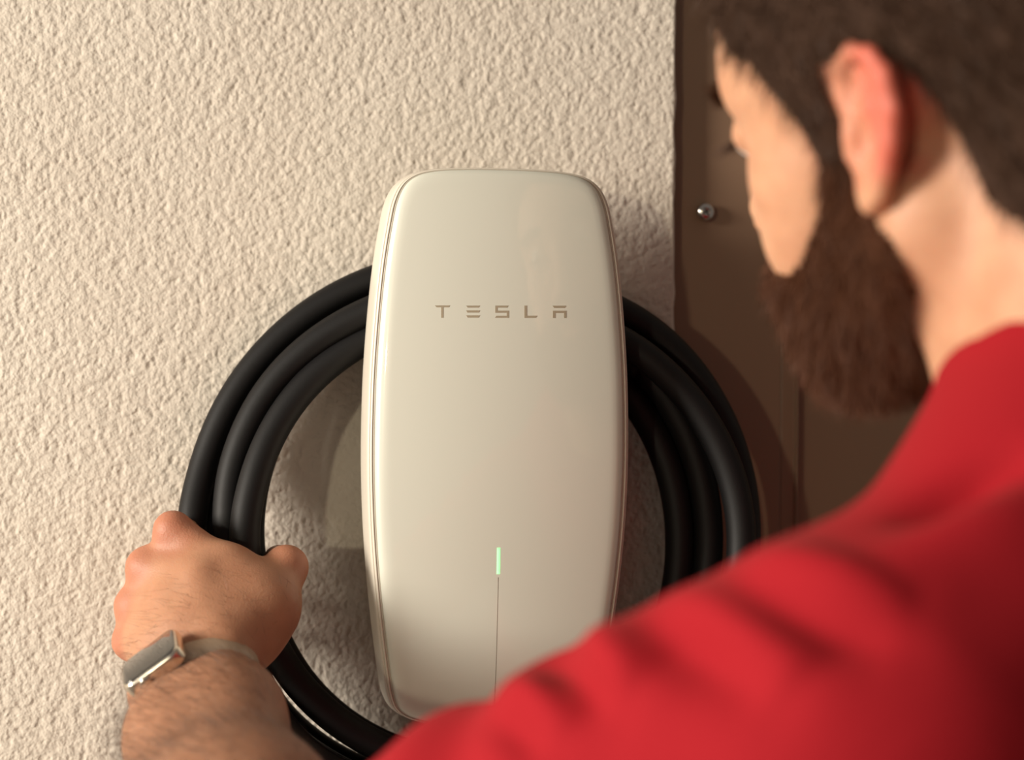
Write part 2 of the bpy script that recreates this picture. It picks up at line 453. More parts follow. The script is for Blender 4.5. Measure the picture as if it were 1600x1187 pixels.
V, F = rings_mesh([ring(-.0027, .0036), ring(-.0023, .0026), ring(-.0016, .0028), ring(-.0010, .0040), ring(-.0016, .0060)])
g = link('rim', V, F, m_shell); place(g, ch); g['label'] = 'thin pale rim'
sh = [ring(-.0014, .0052), ring(-.0006, .0046), ring(.0002, .0060), ring(.0008, .0100), ring(.0018, .018), ring(.0028, .027), ring(.0030, .034), ring(.0015, .041), ring(-.004, .047), ring(-.012, .050)]
V, F = rings_mesh(sh); F.append([(len(sh)-1)*n+k for k in range(n)])
g = link('shell', V, F, m_shell); place(g, ch); g['label'] = 'pale rounded side shell'
vs, fs = box_vf((-.047, -.075, -.140), (.047, -.0005, .066), .012)
g = link('rear_housing', vs, fs, m_back); place(g, ch); g['label'] = 'dark housing the cable wraps around'
# status light and the fine line below it
def facep(px, py, lift=0):
    P = W(px, py, -.106)
    for _ in range(4): P = W(px, py, float(yface(P[0], P[2])))
    return v(P[0], P[1]-lift, P[2])
def strip(pts, w, lift, th, m, name):
    vs = []; fs = []
    for p in pts:
        for sx, d in ((-w, 0), (-w*.55, -th), (w*.55, -th), (w, 0)): vs.append((p[0]+sx, p[1]-lift+d, p[2]))
    for i in range(len(pts)-1):
        for k in range(3): fs.append([i*4+k, i*4+k+1, i*4+k+5, i*4+k+4])
    fs.append([0, 1, 2, 3]); fs.append([len(pts)*4-4+k for k in range(4)][::-1])
    o = link(name, vs, fs, m); place(o, ch); return o
a = facep(779.3, 855.5); b = facep(778.4, 896.5)
pp = [v(a[0], 0, z) for z in np.linspace(a[2], b[2], 9)]
for p in pp: p[1] = float(yface(p[0], p[2]))
g = strip(pp, .00115, -.00005, .00022, m_led, 'status_light'); g['label'] = 'glowing green light bar'
c = facep(772, 1090)
pp = [v(a[0]+(c[0]-b[0])*t*0, 0, b[2]-.002+(-.158-b[2])*t) for t in np.linspace(0, 1, 16)]
for p in pp: p[1] = float(yface(p[0], p[2]))
strip(pp, .00026, -.00008, .00014, m_line, 'light_line')
# wordmark, traced glyph by glyph and laid on the glass
gl = {'T': [[(130, 113), (288, 113), (275, 133), (219, 133), (219, 242), (195, 242), (195, 133), (147, 133)]],
      'E': [[(455, 115), (600, 115), (585, 136), (470, 136)], [(455, 165), (600, 165), (587, 188), (468, 188)], [(455, 216), (600, 216), (585, 240), (470, 240)]],
      'S': [[(758, 115), (895, 115), (883, 136), (781, 136), (781, 168), (900, 168), (900, 242), (755, 242), (770, 221), (878, 221), (878, 190), (758, 190)]],
      'L': [[(1062, 115), (1088, 115), (1088, 220), (1195, 220), (1180, 243), (1062, 243)]],
      'A': [[(1355, 116), (1497, 116), (1482, 139), (1370, 139)], [(1358, 169), (1498, 169), (1498, 244), (1474, 244), (1474, 192), (1384, 192), (1384, 244), (1358, 244)]]}
zref = None
for ch_, polys in gl.items():
    vs = []; fs = []
    for poly in polys:
        base = len(vs); k = len(poly)
        P = []
        for cx, cy in poly:
            q = facep(660+cx/6.667, 460+(cy)/6.667)
            P.append(q)
        for q in P: vs.append((q[0], float(yface(q[0], q[2]))-.00013, q[2]))
        for q in P: vs.append((q[0], float(yface(q[0], q[2]))+.0002, q[2]))
        fs.append([base+i for i in range(k)][::-1])
        for i in range(k): fs.append([base+i, base+(i+1) % k, base+k+(i+1) % k, base+k+i])
    o = link('letter', vs, fs, m_text, smooth=False); place(o, ch)

# ------------------------------------------------------------------ coiled charging cable
CC = W(741, 838, -.05)
keys = [90, 150, 165, 180, 200, 225, 270, 315, 360, 405]
LO = [[(174, 26), (174, 30), (174, 36), (175, 50), (170, 56), (168.5, 52), (168, 45), (173, 50), (175, 56), (175, 44)],
      [(157.5, 50), (157.5, 46), (156, 50), (153, 57), (153, 62), (164.5, 71), (160, 64), (163, 70), (166, 76), (156, 68)],
      [(143, 46), (142, 56), (142, 65), (142.5, 72), (140, 74), (141, 60), (144, 50), (140, 52), (132, 52), (135, 42)],
      [(142, 24), (142, 33), (141, 38), (140, 41), (138, 46), (141, 40), (147, 33), (152, 34), (149, 36), (150, 30)],
      [(159, 18), (158, 20), (160, 22), (164, 37), (160, 40), (165, 33), (164, 24), (155, 54), (150, 56), (152, 50)]]
angs = np.array([k_+360*i for i in range(len(LO)) for k_ in keys], float)
pr = np.array([r for L in LO for r, y in L])/1000; py_ = -np.array([y for L in LO for r, y in L])/1000
def hermite(xs, ys, x):
    m = np.gradient(ys, xs); i = np.clip(np.searchsorted(xs, x)-1, 0, len(xs)-2); h = xs[i+1]-xs[i]; t = (x-xs[i])/h
    return ((2*t**3-3*t**2+1)*ys[i]+(t**3-2*t**2+t)*h*m[i]+(-2*t**3+3*t**2)*ys[i+1]+(t**3-t**2)*h*m[i+1])
A = np.arange(angs[0], angs[-1]+.1, 2.5)
R_ = hermite(angs, pr, A); Y_ = hermite(angs, py_, A)
th = np.radians(A); core = np.stack([CC[0]+R_*np.cos(th), Y_, CC[2]+R_*np.sin(th)], 1)
lead = catmull([v(.035, -.052, .040), v(.042, -.050, .085), v(.030, -.044, .118), v(CC[0]+.022, -.042, CC[2]+.1715), core[0]], 8)[:-1]
tail = catmull([core[-3], core[-1], v(CC[0]+.062, -.045, CC[2]+.136), v(.030, -.058, .082), v(.018, -.058, .045)], 8)[8:]
full = np.concatenate([lead, core, tail])
vs, fs = tube(full, .00935, 18)
cb = link('charging_cable', vs, fs, m_cable)
tag(cb, 'thick black rubber cable coiled in loops around the white charger', 'cable')
# ------------------------------------------------------------------ the person
# --- frames
EAR = K((1340-800)/F_PX*.675, (593-195)/F_PX*.675, .675)
ha = math.radians(40)                    # heading: away from the camera, turned to the left
Hf = fwd*math.cos(ha) - r0*math.sin(ha); Hl = -(r0*math.cos(ha)) - fwd*math.sin(ha)
pt = math.radians(9)                    # chin tucked, looking down
F_ = Hf*math.cos(pt) - u0*math.sin(pt); U_ = u0*math.cos(pt) + Hf*math.sin(pt); L_ = Hl
rl = math.radians(-14); L2 = L_*math.cos(rl)+U_*math.sin(rl); U2 = U_*math.cos(rl)-L_*math.sin(rl); L_, U_ = L2, U2
HR = np.stack([F_, L_, U_], 1)           # columns: head axes in world space
HEAD = EAR - HR@v(-.012, .080, .004)
def hw(x, y, z): return HEAD + HR@v(x, y, z)
def hloc(P): return (P-HEAD)@HR
NB = K(.262, -.000, .690)                # neck base
ta = math.radians(42)
Tf = fwd*math.cos(ta) - r0*math.sin(ta); Tl = -(r0*math.cos(ta)) - fwd*math.sin(ta)
TR = np.stack([Tf, Tl, u0], 1)
def tw(f, l, u): return NB + TR@v(f, l, u)
SH = tw(.035, .170, -.134)
EL = K(-.108, -.252, .715)
WR = W(304, 1062, -.142)

# --- head
hp = []
def E(c, r, k=.015, s=1, pitch=0, mirror=False):
    for sg in ((1, -1) if mirror else (1,)):
        Rm = HR
        if pitch:
            a = math.radians(pitch); Rm = HR@np.array([[math.cos(a), 0, -math.sin(a)], [0, 1, 0], [math.sin(a), 0, math.cos(a)]])
        hp.append((fEll(hw(c[0], c[1]*sg, c[2]), r, Rm), k, s))
def C(a, b, ra, rb, k=.01, s=1, mirror=False):
    for sg in ((1, -1) if mirror else (1,)):
        hp.append((fCone(hw(a[0], a[1]*sg, a[2]), hw(b[0], b[1]*sg, b[2]), ra, rb), k, s))
E((-.012, 0, .045), (.099, .076, .080))
E((.030, 0, .045), (.060, .063, .062), .03)
E((.030, 0, -.030), (.052, .056, .066), .03)
E((.046, .045, -.006), (.028, .020, .021), .018, mirror=True)          # cheekbones
E((.056, .036, -.036), (.026, .022, .026), .02, mirror=True)
C((.078, .012, .036), (.066, .042, .040), .011, .009, .014, mirror=True)  # brow
C((-.006, .056, -.045), (.050, .028, -.082), .017, .017, .022, mirror=True)  # jaw
E((.066, 0, -.086), (.022, .024, .018), .018)                          # chin
E((.070, 0, -.055), (.024, .030, .026), .016)                          # mouth mound
E((.092, .033, .019), (.016, .016, .012), .012, -1, mirror=True)       # orbits
C((.086, 0, .028), (.108, 0, -.014), .0075, .0105, .012)               # nose
E((.098, .012, -.020), (.011, .0085, .0085), .008, mirror=True)
E((.103, .007, -.028), (.005, .004, .004), .003, -1, mirror=True)
E((.092, 0, -.046), (.008, .022, .0045), .005)                          # lips
E((.090, 0, -.056), (.009, .019, .0055), .005)
C((.097, -.02, -.0505), (.097, .02, -.0505), .0016, .0016, .003, -1)
# eyelids
E((.0745, .032, .020), (.0138, .0155, .0118), .004, mirror=True)
# neck
C((-.022, 0, -.030), tuple(((NB+TR@v(.0, 0, .01))-HEAD)@HR), .056, .064, .03)
C((-.060, .018, .0), tuple(((NB+TR@v(-.02, .035, .0))-HEAD)@HR), .032, .045, .03)
C((-.060, -.018, .0), tuple(((NB+TR@v(-.02, -.035, .0))-HEAD)@HR), .032, .045, .03)
C((-.018, .058, -.035), tuple(((NB+TR@v(.055, .02, -.02))-HEAD)@HR), .012, .012, .02)   # sternomastoid
N_CORE = len(hp)
# ears
for sg in (1, -1):
    def ep(a, b, c):                     # ear plane: a backwards, b up, c outwards (metres)
        ang = math.radians(10); t = math.radians(-10)
        bx, bo = -math.cos(ang), math.sin(ang)
        ex_ = np.array([bx, bo*sg, 0]); ez_ = np.array([math.sin(t), 0, math.cos(t)])
        ex_ = ex_ - ez_*(ex_@ez_); ex_ /= np.linalg.norm(ex_)
        eo = np.cross(ex_, ez_); eo = eo*np.sign(eo[1]*sg)
        return hw(*(v(-.001, .0705*sg, .004) + (ex_*a*1.12 + ez_*b)*.98 + eo*(c+.0015)))
    pts = [(.004, .004, .001), (.001, .016, .003), (.004, .028, .005), (.012, .0335, .006), (.022, .031, .007), (.029, .022, .008), (.031, .008, .008),
           (.028, -.006, .008), (.023, -.017, .007), (.016, -.026, .005), (.010, -.030, .003), (.005, -.026, .001)]
    rr = [.0028, .0028, .003, .0034, .0036, .0036, .0034, .0032, .0034, .0046, .0048, .0036]
    P3 = [ep(*q) for q in pts]
    for i in range(len(P3)-1): hp.append((fCone(P3[i], P3[i+1], rr[i], rr[i+1]), .003, 1))
    plate = [((.008, .020), (.024, .020)), ((.008, .008), (.026, .008)), ((.008, -.006), (.023, -.006)), ((.008, -.018), (.016, -.018)), ((.008, .001), (.025, .001)), ((.008, .014), (.024, .014)), ((.007, -.012), (.019, -.012))]
    for a, b in plate: hp.append((fCone(ep(a[0], a[1], -.001), ep(b[0], b[1], .004), .0050, .0034), .009, 1))
    hp.append((fCone(ep(.022, -.012, .006), ep(.021, .010, .008), .0030, .0030), .004, 1))       # antihelix
    hp.append((fCone(ep(.021, .010, .008), ep(.014, .023, .006), .0028, .0024), .004, 1))
    hp.append((fEll(ep(.013, -.003, .0112), (.008, .0085, .012), HR), .002, -1))                    # concha
    hp.append((fEll(ep(.010, .017, .008), (.005, .005, .007), HR), .003, -1))
    hp.append((fCone(ep(.003, -.008, .002), ep(.005, -.001, .004), .0042, .0036), .005, 1))      # tragus
# upper torso under the collar
tp = [(fFlat(tw(0, .02, -.03), tw(.0, .12, -.125), .055, .045, u0, .8), .03, 1), (fFlat(tw(0, -.02, -.03), tw(.0, -.12, -.125), .055, .045, u0, .8), .03, 1),
      (fEll(tw(.01, 0, -.23), (.100, .145, .18), TR), .03, 1)]
shoulders_b = [(fCone(tw(0, 0, .0), tw(.0, 0, -.05), .066, .072), .04, 1)]
lo = HEAD-.24; hi = HEAD+.20
lo[2] = NB[2]-.10; hi = np.maximum(hi, NB+.12); hi[2] = HEAD[2]+.18
Vh, Fh = mesh_sdf(hp+tp+shoulders_b, lo, hi, .0023)
keep = (Vh[Fh].min(1)[:, 2] > NB[2]-.095) & (np.abs(Vh[Fh]-HEAD).max((1, 2)) < .30)
Vh, Fh, _ = compact(Vh, Fh, keep); Vh = relax(Vh, Fh, 1, .4)

# --- left hand and arm
mcp = [W(352, 893, -.100), W(314, 916, -.110), W(276, 950, -.110), W(246, 990, -.104)]
pip = [W(270, 828, -.088), W(229, 886, -.086), W(209, 946, -.085), W(203, 1002, -.086)]
dip = [W(296, 836, -.044), W(262, 890, -.042), W(244, 944, -.043), W(238, 996, -.046)]
tip = [W(322, 846, -.031), W(290, 896, -.028), W(272, 946, -.029), W(262, 994, -.034)]
rad = [(.0130, .0108, .0092, .0078), (.0132, .0116, .0092, .0078), (.0124, .0108, .0088, .0075), (.0115, .0098, .0080, .0068)]
ap = []
adir = norm(EL-WR); wside = norm(np.cross(adir, norm(v(-.35, -.5, .8))))   # across the wrist
if wside@RIGHT < 0: wside = -wside
wnorm = norm(np.cross(wside, adir))
if wnorm[2] < 0: wnorm = -wnorm
def acone(a, b, ra, rb, k=.01): ap.append((fCone(a, b, ra, rb), k, 1))
for sgn in (-1, 1):
    acone(WR+wside*.0120*sgn, WR+adir*.05+wside*.013*sgn, .0200, .0265, .012)
    acone(WR+adir*.05+wside*.013*sgn, WR+adir*.15+wside*.012*sgn+wnorm*-.004, .027, .038, .02)
    acone(WR+adir*.15+wside*.012*sgn, EL+wside*.012*sgn, .038, .042, .03)
carp = [WR+wside*(.012-.008*i)*1.0 - adir*.012 for i in range(4)]
for i in range(4):
    c0 = WR + wside*(.012-.0080*i) - adir*.008
    mid = c0*.5+mcp[i]*.5 + wnorm*.003
    acone(c0, mid, .0175, .0160, .012); acone(mid, mcp[i], .0160, rad[i][0], .012)
for i in range(4):
    acone(mcp[i], pip[i], rad[i][0]*.97, rad[i][1], .013)
    acone(pip[i], dip[i], rad[i][1], rad[i][2], .004)
    acone(dip[i], tip[i], rad[i][2], rad[i][3], .003)
    ap.append((fEll(mcp[i]+v(0, -.0025, .0015), (.0115, .0115, .0115)), .010, 1))
cmc = W(352, 1008, -.130); tmc = W(424, 946, -.112); tip1 = W(447, 886, -.092); tip2 = W(436, 876, -.058)
acone(WR+wside*.014-adir*.008, cmc, .0165, .0185, .012); acone(cmc, tmc, .0185, .0150, .014)
acone(tmc, tip1, .0150, .0122, .008); acone(tip1, tip2, .0124, .0100, .005)
ap.append((fEll(W(388, 975, -.112), (.022, .020, .026)), .016, 1))        # thenar
acone(W(392, 930, -.107), W(372, 905, -.104), .0135, .0125, .014)          # web to the index finger
acone(W(392, 930, -.107), W(330, 975, -.115), .015, .016, .016)            # back of the hand fill
acone(W(330, 975, -.113), W(280, 1000, -.113), .016, .015, .016)
acone(W(330, 1010, -.100), W(250, 1020, -.098), .018, .014, .016)           # heel of the hand
# extensor tendons and wrist bone
for i in range(4): acone(mcp[i]+v(0, -.010, .004), (mcp[i]*.45+WR*.55)+wnorm*.0165, .0026, .0020, .006)
ap.append((fEll(WR-wside*.024+wnorm*.012+adir*.010, (.010, .010, .010)), .012, 1))
acone(EL, SH, .044, .056, .03); acone(EL*.45+SH*.55+v(0, 0, .008), EL*.65+SH*.35+v(0, 0, .004), .050, .045, .03)
allp = np.array(mcp+pip+tip+[EL, SH, WR, tip1]); lo = allp.min(0)-.06; hi = allp.max(0)+.06
hlo = np.array(mcp+pip+tip+[WR, tip1]).min(0)-.03; hhi = np.array(mcp+pip+tip+[WR, tip1]).max(0)+.035
Va, Fa = mesh_sdf(ap, lo, hi, .0020)
Va = relax(Va, Fa, 1, .3)
cut = SH*.75+EL*.25                      # the arm's open end lies inside the sleeve
keepa = ((Va[Fa].mean(1)-cut)@norm(EL-SH) > 0)
Va, Fa, _ = compact(Va, Fa, keepa)
# right arm: hangs forward, hand resting on the thigh side (outside the frame)
RS = tw(.02, -.165, -.075); RE = tw(.03, -.20, -.36); RW = tw(.17, -.17, -.53)
rp = [(fCone(RS, RE, .054, .043), .02, 1), (fCone(RE, RW, .043, .028), .02, 1), (fFlat(RW, RW+TR@v(.06, .015, -.06), .030, .036, Tl, .55), .015, 1)]
hd = norm(TR@v(.6, .12, -.75)); hs = norm(TR@v(.75, 0, .6)); pb = RW+hd*.075
for i in range(4):
    a = pb+hs*(.027-.018*i); b = a+hd*.040; c = b+norm(hd-Tl*-.5)*.024; d = c+norm(hd+Tl*.9)*.020
    rp += [(fCone(a-hd*.03, a, .011, .0098), .006, 1), (fCone(a, b, .0098, .0088), .003, 1), (fCone(b, c, .0088, .008), .003, 1), (fCone(c, d, .008, .007), .003, 1)]
rp += [(fCone(RW+hd*.03+hs*.02, RW+hd*.06+hs*.046, .015, .012), .012, 1), (fCone(RW+hd*.06+hs*.046, RW+hd*.10+hs*.052+Tl*.01, .012, .0095), .004, 1)]
q = np.array([RS, RE, RW, pb+hd*.10]); Vr, Fr = mesh_sdf(rp, q.min(0)-.08, q.max(0)+.08, .0032)
kr = ((Vr[Fr].mean(1)-(RS*.75+RE*.25))@norm(RE-RS) > 0); Vr, Fr, _ = compact(Vr, Fr, kr)
Vb = np.concatenate([Vh, Va, Vr]); Fb = np.concatenate([Fh, Fa+len(Vh), Fr+len(Vh)+len(Va)])
# painted attributes: pinker knuckles, ears; browner forearm
pink = np.zeros(len(Vb))
for p_, r_, a_ in [(x, .013, .55) for x in pip]+[(x, .012, .2) for x in mcp]+[(tip1, .014, .35), (pip[0], .02, .3)]:
    pink = np.maximum(pink, a_*smooth01(1.6-np.linalg.norm(Vb-p_, axis=1)/r_))
hl = hloc(Vb)
ear = smooth01((np.abs(hl[:, 1])-.062)/.006)*smooth01((.040-np.abs(hl[:, 0]+.012))/.008)*smooth01((.055-hl[:, 2])/.01)*smooth01((hl[:, 2]+.026)/.012)
pink = np.maximum(pink, ear*(.30+.55*smooth01((-.010-hl[:, 0])/.018)))  # ears pink, deeper red behind: shade at their backs painted into the colour
isarm = np.zeros(len(Vb)); isarm[len(Vh):] = 1
tan = isarm*np.clip(.42+.35*smooth01(((Vb-WR)@adir+.02)/.06), 0, 1)
tan = np.maximum(tan, 0)

person = empty('person', (NB[0], NB[1], FLOOR))
tag(person, 'bearded man in a red shirt reaching for the coiled cable, seen from behind', 'person')
body = link('body', Vb, Fb, m_skin, attrs={'pink': pink, 'tan': tan}); place(body, person)
body['label'] = 'bare head, neck and arms'

# --- eyes
for sg in (1, -1):
    vs, fs = lathe(hw(.0765, .032*sg, .0195), [(.0005, .0128), (.004, .0122), (.008, .0098), (.0112, .0058), (.0125, 0), (.0112, -.0058), (.006, -.011)], 20, HR@v(1, 0, -.15))
    o = link('eyeball', vs, fs, m_eye); place(o, person)
    vs, fs = lathe(hw(.0765, .032*sg, .0195), [(.0005, .01305), (.003, .0128), (.0052, .0120), (.0056, .0112)], 20, HR@v(1, 0, -.15))
    o2 = link('iris', vs, fs, m_iris); o2.parent = o

# --- hair cap and beard (surfaces grown from the head, then covered with strands)
def line(x, pts):
    xs = [p[0] for p in pts]; return np.interp(x, xs, [p[1] for p in pts])
def hair_mask(q):                        # >0 where scalp hair grows (metres inside the hairline)
    x, y, z = q[:, 0], np.abs(q[:, 1]), q[:, 2]
    zl = line(x, [(-.12, -.080), (-.075, -.062), (-.050, -.036), (-.042, .000), (-.032, .028), (.000, .035), (.006, -.012), (.020, -.014), (.026, .020), (.040, .046), (.058, .058), (.066, .092), (.10, .12)])
    zmid = line(x, [(-.12, -.045), (-.075, -.04), (0, .05), (.055, .085), (.066, .10), (.10, .14)])
    w = smooth01((.060-y)/.02); zl = np.where(x > .03, np.maximum(zl, w*zmid), zl)
    return z-zl
def beard_mask(q):
    x, y, z = q[:, 0], np.abs(q[:, 1]), q[:, 2]
    zt = line(x, [(-.02, -.060), (-.004, -.035), (.004, -.002), (.020, .002), (.030, -.022), (.046, -.040), (.062, -.048), (.075, -.046), (.085, -.036), (.12, -.036)])
    zb = line(x, [(-.02, -.060), (-.004, -.070), (.02, -.100), (.05, -.125), (.12, -.15)])
    m = np.minimum(zt-z, z-zb)
    lip = (np.abs(z+.0505) < .008) & (y < .022) & (x > .085)
    return np.where(lip | (x < -.012), -.004, m)

hp_core = hp[:N_CORE]
def grown(name, maskf, thick, lo, hi, h, m):
    def post(P, d):
        q = hloc(P); k_ = maskf(q)
        nz_ = blobnoise(q, 55, 5, 3)*.0014 + blobnoise(q, 22, 9, 1)*.0014
        return d - np.where(k_ > -.004, thick(q)*smooth01((k_+.003)/.014) + nz_*smooth01(k_/.012), -.0015)
    V, F = mesh_sdf(hp_core, lo, hi, h, post)
    k_ = maskf(hloc(V)); V, F, _ = compact(V, F, (k_[F] > -.0025).all(1))
    o = link(name, V, F, m); place(o, person); return o, V, F
def strands(name, V, F, nst, length, comb, width, m, parent, seed, dens=None, curl=.25, seg=3, droot=.0):
    rs = np.random.RandomState(seed)
    ar = np.linalg.norm(np.cross(V[F[:, 2]]-V[F[:, 0]], V[F[:, 3]]-V[F[:, 1]]), axis=1)
    if dens is not None: ar = ar*dens(V[F].mean(1))
    fi = rs.choice(len(F), nst, p=ar/ar.sum()); a, b = rs.rand(nst, 1), rs.rand(nst, 1)
    Q = V[F[fi]]; P = (Q[:, 0]*(1-a)+Q[:, 1]*a)*(1-b) + (Q[:, 3]*(1-a)+Q[:, 2]*a)*b
    Nn = vnormals(V, F)[F[fi, 0]]; D = comb(P, Nn) + rs.normal(0, curl, (nst, 3)); D /= np.linalg.norm(D, axis=1)[:, None]
    L = length*(.6+.7*rs.rand(nst, 1)); side = np.cross(D, rs.normal(size=(nst, 3))); side /= np.linalg.norm(side, axis=1)[:, None]
    bend = comb(P, Nn*0) + rs.normal(0, curl*.6, (nst, 3))
    vs = []
    for i in range(seg+1):
        t = i/seg; c = P - Nn*droot + D*L*t + bend*L*t*t*.45; w = width*(1-t*.85)
        vs += [c-side*w, c+side*w]
    A_ = np.stack(vs, 1).reshape(-1, 3); base = np.arange(nst)[:, None]*2*(seg+1)
    FF = np.concatenate([base+np.array([2*i, 2*i+1, 2*i+3, 2*i+2])[None] for i in range(seg)])
    o = link(name, A_, FF, m); place(o, person) if parent is person else setattr(o, 'parent', parent); o['kind'] = 'stuff'; return o
Hlo, Hhi = HEAD-.155, HEAD+.155
th_hair = lambda q: .0035 + .010*smooth01((q[:, 2]-.06)/.05)
ho, hV, hF = grown('hair', hair_mask, th_hair, Hlo, Hhi, .0028, m_scalp_h); ho['label'] = 'short dark brown hair'
th_beard = lambda q: .0035 + .0045*smooth01((-.03-q[:, 2])/.05) + .003*smooth01((q[:, 0]-.04)/.03)*smooth01((-.06-q[:, 2])/.03)
bo, bV, bF = grown('beard', beard_mask, th_beard, HEAD-.165, HEAD+.155, .0028, m_scalp_b); bo['label'] = 'full auburn beard'
hd_, hu_ = HR@v(1, 0, 0), HR@v(0, 0, 1)
def comb_h(P, Nn):
    q = hloc(P); top = smooth01((q[:, 2]-.07)/.04)[:, None]
    return Nn*(.75) - hu_*(1-top)*.6 + hd_*(top*.5-(1-top)*.25)
strands('hair_strands', hV, hF, 26000, .011, comb_h, .00022, m_hair, ho, 1)
strands('beard_strands', bV, bF, 20000, .0085, lambda P, Nn: Nn*.75 - hu_*.7 + hd_*.1, .00020, m_beard, bo, 2, curl=.35)
# eyebrow and lashes
sel = lambda c, r: (lambda P: np.exp(-(((hloc(P)-np.array(c))/np.array(r))**2).sum(1)))
brow_d = lambda P: sum(sel(c, (.012, .010, .0042))(P)*(sel(c, (.012, .010, .0042))(P) > .3) for c in [(.084, s_*y, .041+z) for s_ in (1, -1) for y, z in ((.020, 0), (.030, .002), (.042, -.001))])
strands('eyebrow', Vh, Fh, 1400, .008, lambda P, Nn: Nn*.35 + (HR@v(-.3, 0, .1))[None] + np.sign(hloc(P)[:, 1:2])*(HR@v(0, 1, 0))[None]*.7, .00022, m_hair, person, 3, brow_d, .15)
lash_d = lambda P: sum(sel((.089, s_*.033, .0185), (.008, .012, .0012))(P) for s_ in (1, -1))
strands('eyelashes', Vh, Fh, 260, .009, lambda P, Nn: (HR@v(1, 0, -.25))[None]+Nn*.2, .00022, m_hair, person, 4, lambda P: lash_d(P)*(lash_d(P) > .25), .12)
def arm_d(P):
    t = (P-WR)@adir; up = ((P-WR)@wnorm)
    return (smooth01((t+.05)/.04)*.35+smooth01(t/.05))*smooth01((up+.005)/.02)*(1-smooth01((t-.16)/.05))+.0*t
strands('arm_hair', Va, Fa, 7500, .0105, lambda P, Nn: Nn*.42 + wside[None]*-.55 + adir[None]*-.35, .000055, m_armhair, body, 5, arm_d, .28, 3)

# --- shirt
SL = SH*.24+EL*.76; RSL = RS*.35+RE*.65
sp = [(fFlat(tw(-.005, .03, -.020), tw(.005, .150, -.120), .076, .062, u0, .8), .03, 1), (fFlat(tw(-.005, -.03, -.020), tw(.005, -.150, -.120), .076, .062, u0, .8), .03, 1),
      (fEll(tw(.005, 0, -.23), (.122, .175, .20), TR), .04, 1),
      (fFlat(tw(0, 0, -.34), tw(0, 0, -.58), .172, .166, Tf, .72), .06, 1),
      (fCone(SH, SL, .074, .060), .04, 1), (fCone(RS, RSL, .072, .066), .04, 1)]
adn = norm(EL-SH); rdn = norm(RE-RS)
naxis = norm(HEAD+HR@v(-.03, 0, -.03)-NB)
sp.append((fCone(NB-naxis*.055, NB-naxis*.006, .088, .0775), .02, 1))
def shirt_post(P, d):
    # slack cloth: cross folds down the sleeve, long soft folds over the back
    t = (P-SH)@adn; rad_ = np.linalg.norm(P-SH-np.outer(t, adn), axis=1)
    on = smooth01((t-.03)/.08)*smooth01((.16-rad_)/.04)
    return d - blobnoise(P, 5, 21, 2)*.0030 - on*.0035*np.sin(t*95+blobnoise(P, 7, 22, 1)*2.2)
pts_ = np.array([SH, SL, RS, RSL, tw(.2, 0, 0), tw(-.2, 0, 0), tw(0, 0, -.64)]); lo = pts_.min(0)-.10; hi = pts_.max(0)+.10
Vs, Fs = mesh_sdf(sp, lo, hi, .0042, shirt_post)
cen = Vs[Fs].mean(1)
naxis = norm(HEAD+HR@v(-.03, 0, -.03)-NB)
hN = (cen-NB)@naxis; rN = np.linalg.norm(cen-NB-np.outer(hN, naxis), axis=1)
def off_axis(a, n_): t = (cen-a)@n_; return np.linalg.norm(cen-a-np.outer(t, n_), axis=1)
keep = (((cen-SL)@adn < .018) | (off_axis(SH, adn) > .115)) & (((cen-RSL)@rdn < .02) | (off_axis(RS, rdn) > .085) | ((cen-NB)@Tl > -.13))
inn = (hN > .004) & (rN < .0735)
keep &= ~inn & (cen[:, 2] > NB[2]-.62)
Vs, Fs, _ = compact(Vs, Fs, keep); Vs = relax(Vs, Fs, 3, .5)
def sculpt(V, F, folds, it=1):
    Nn = vnormals(V, F); bt = BVHTree.FromPolygons([tuple(p) for p in V], [tuple(int(i) for i in f) for f in F])
    D = np.zeros(len(V))
    for line_, amp, w in folds:
        pts3 = []
        L = catmull([np.array(q, float) for q in line_], 6)
        for q in L:
            d_ = ray(*q); hit = bt.ray_cast(Vector(CAM), Vector(d_).normalized())
            if hit[0] is not None: pts3.append(np.array(hit[0]))
        if len(pts3) < 2: continue
        best = np.full(len(V), 1e9); amp_t = np.zeros(len(V))
        for i in range(len(pts3)-1):
            a, b = pts3[i], pts3[i+1]; ba = b-a
            if np.linalg.norm(ba) > .06: continue
            h = np.clip(((V-a)@ba)/(ba@ba+1e-12), 0, 1); dd = np.linalg.norm(V-a-h[:, None]*ba, axis=1)
            u = (i+h)/(len(pts3)-1); e = np.sin(np.pi*np.clip(u*.86+.07, 0, 1))
            m = dd < best; best[m] = dd[m]; amp_t[m] = e[m]
        D += amp*amp_t*np.exp(-(best/w)**2)
    return V+Nn*D[:, None]
folds = [([(1405, 835), (1470, 790), (1540, 745), (1620, 715)], -0.0135, .011),
         ([(1380, 900), (1470, 850), (1560, 815), (1640, 800)], 0.0105, .020),
         ([(1180, 868), (1240, 890), (1330, 925), (1420, 960)], 0.0090, .014),
         ([(1120, 890), (1200, 935), (1290, 975), (1400, 1000)], -0.0112, .012),
         ([(1040, 940), (1120, 960), (1210, 1010), (1260, 1060)], 0.0090, .018),
         ([(985, 985), (1060, 1005), (1130, 1040), (1200, 1090)], -0.0112, .012),
         ([(900, 1000), (960, 1020), (1010, 1060)], 0.0128, .014),
         ([(850, 1025), (900, 1060), (960, 1110)], -0.0090, .010),
         ([(790, 1080), (840, 1090), (900, 1130)], 0.0090, .012),
         ([(760, 1110), (800, 1130), (850, 1180)], -0.0075, .009)]
Vs = sculpt(Vs, Fs, folds); Vs = relax(Vs, Fs, 1, .5)
shirt = link('shirt', Vs, Fs, m_shirt, sub=1); place(shirt, person); shirt['label'] = 'red short-sleeved shirt'
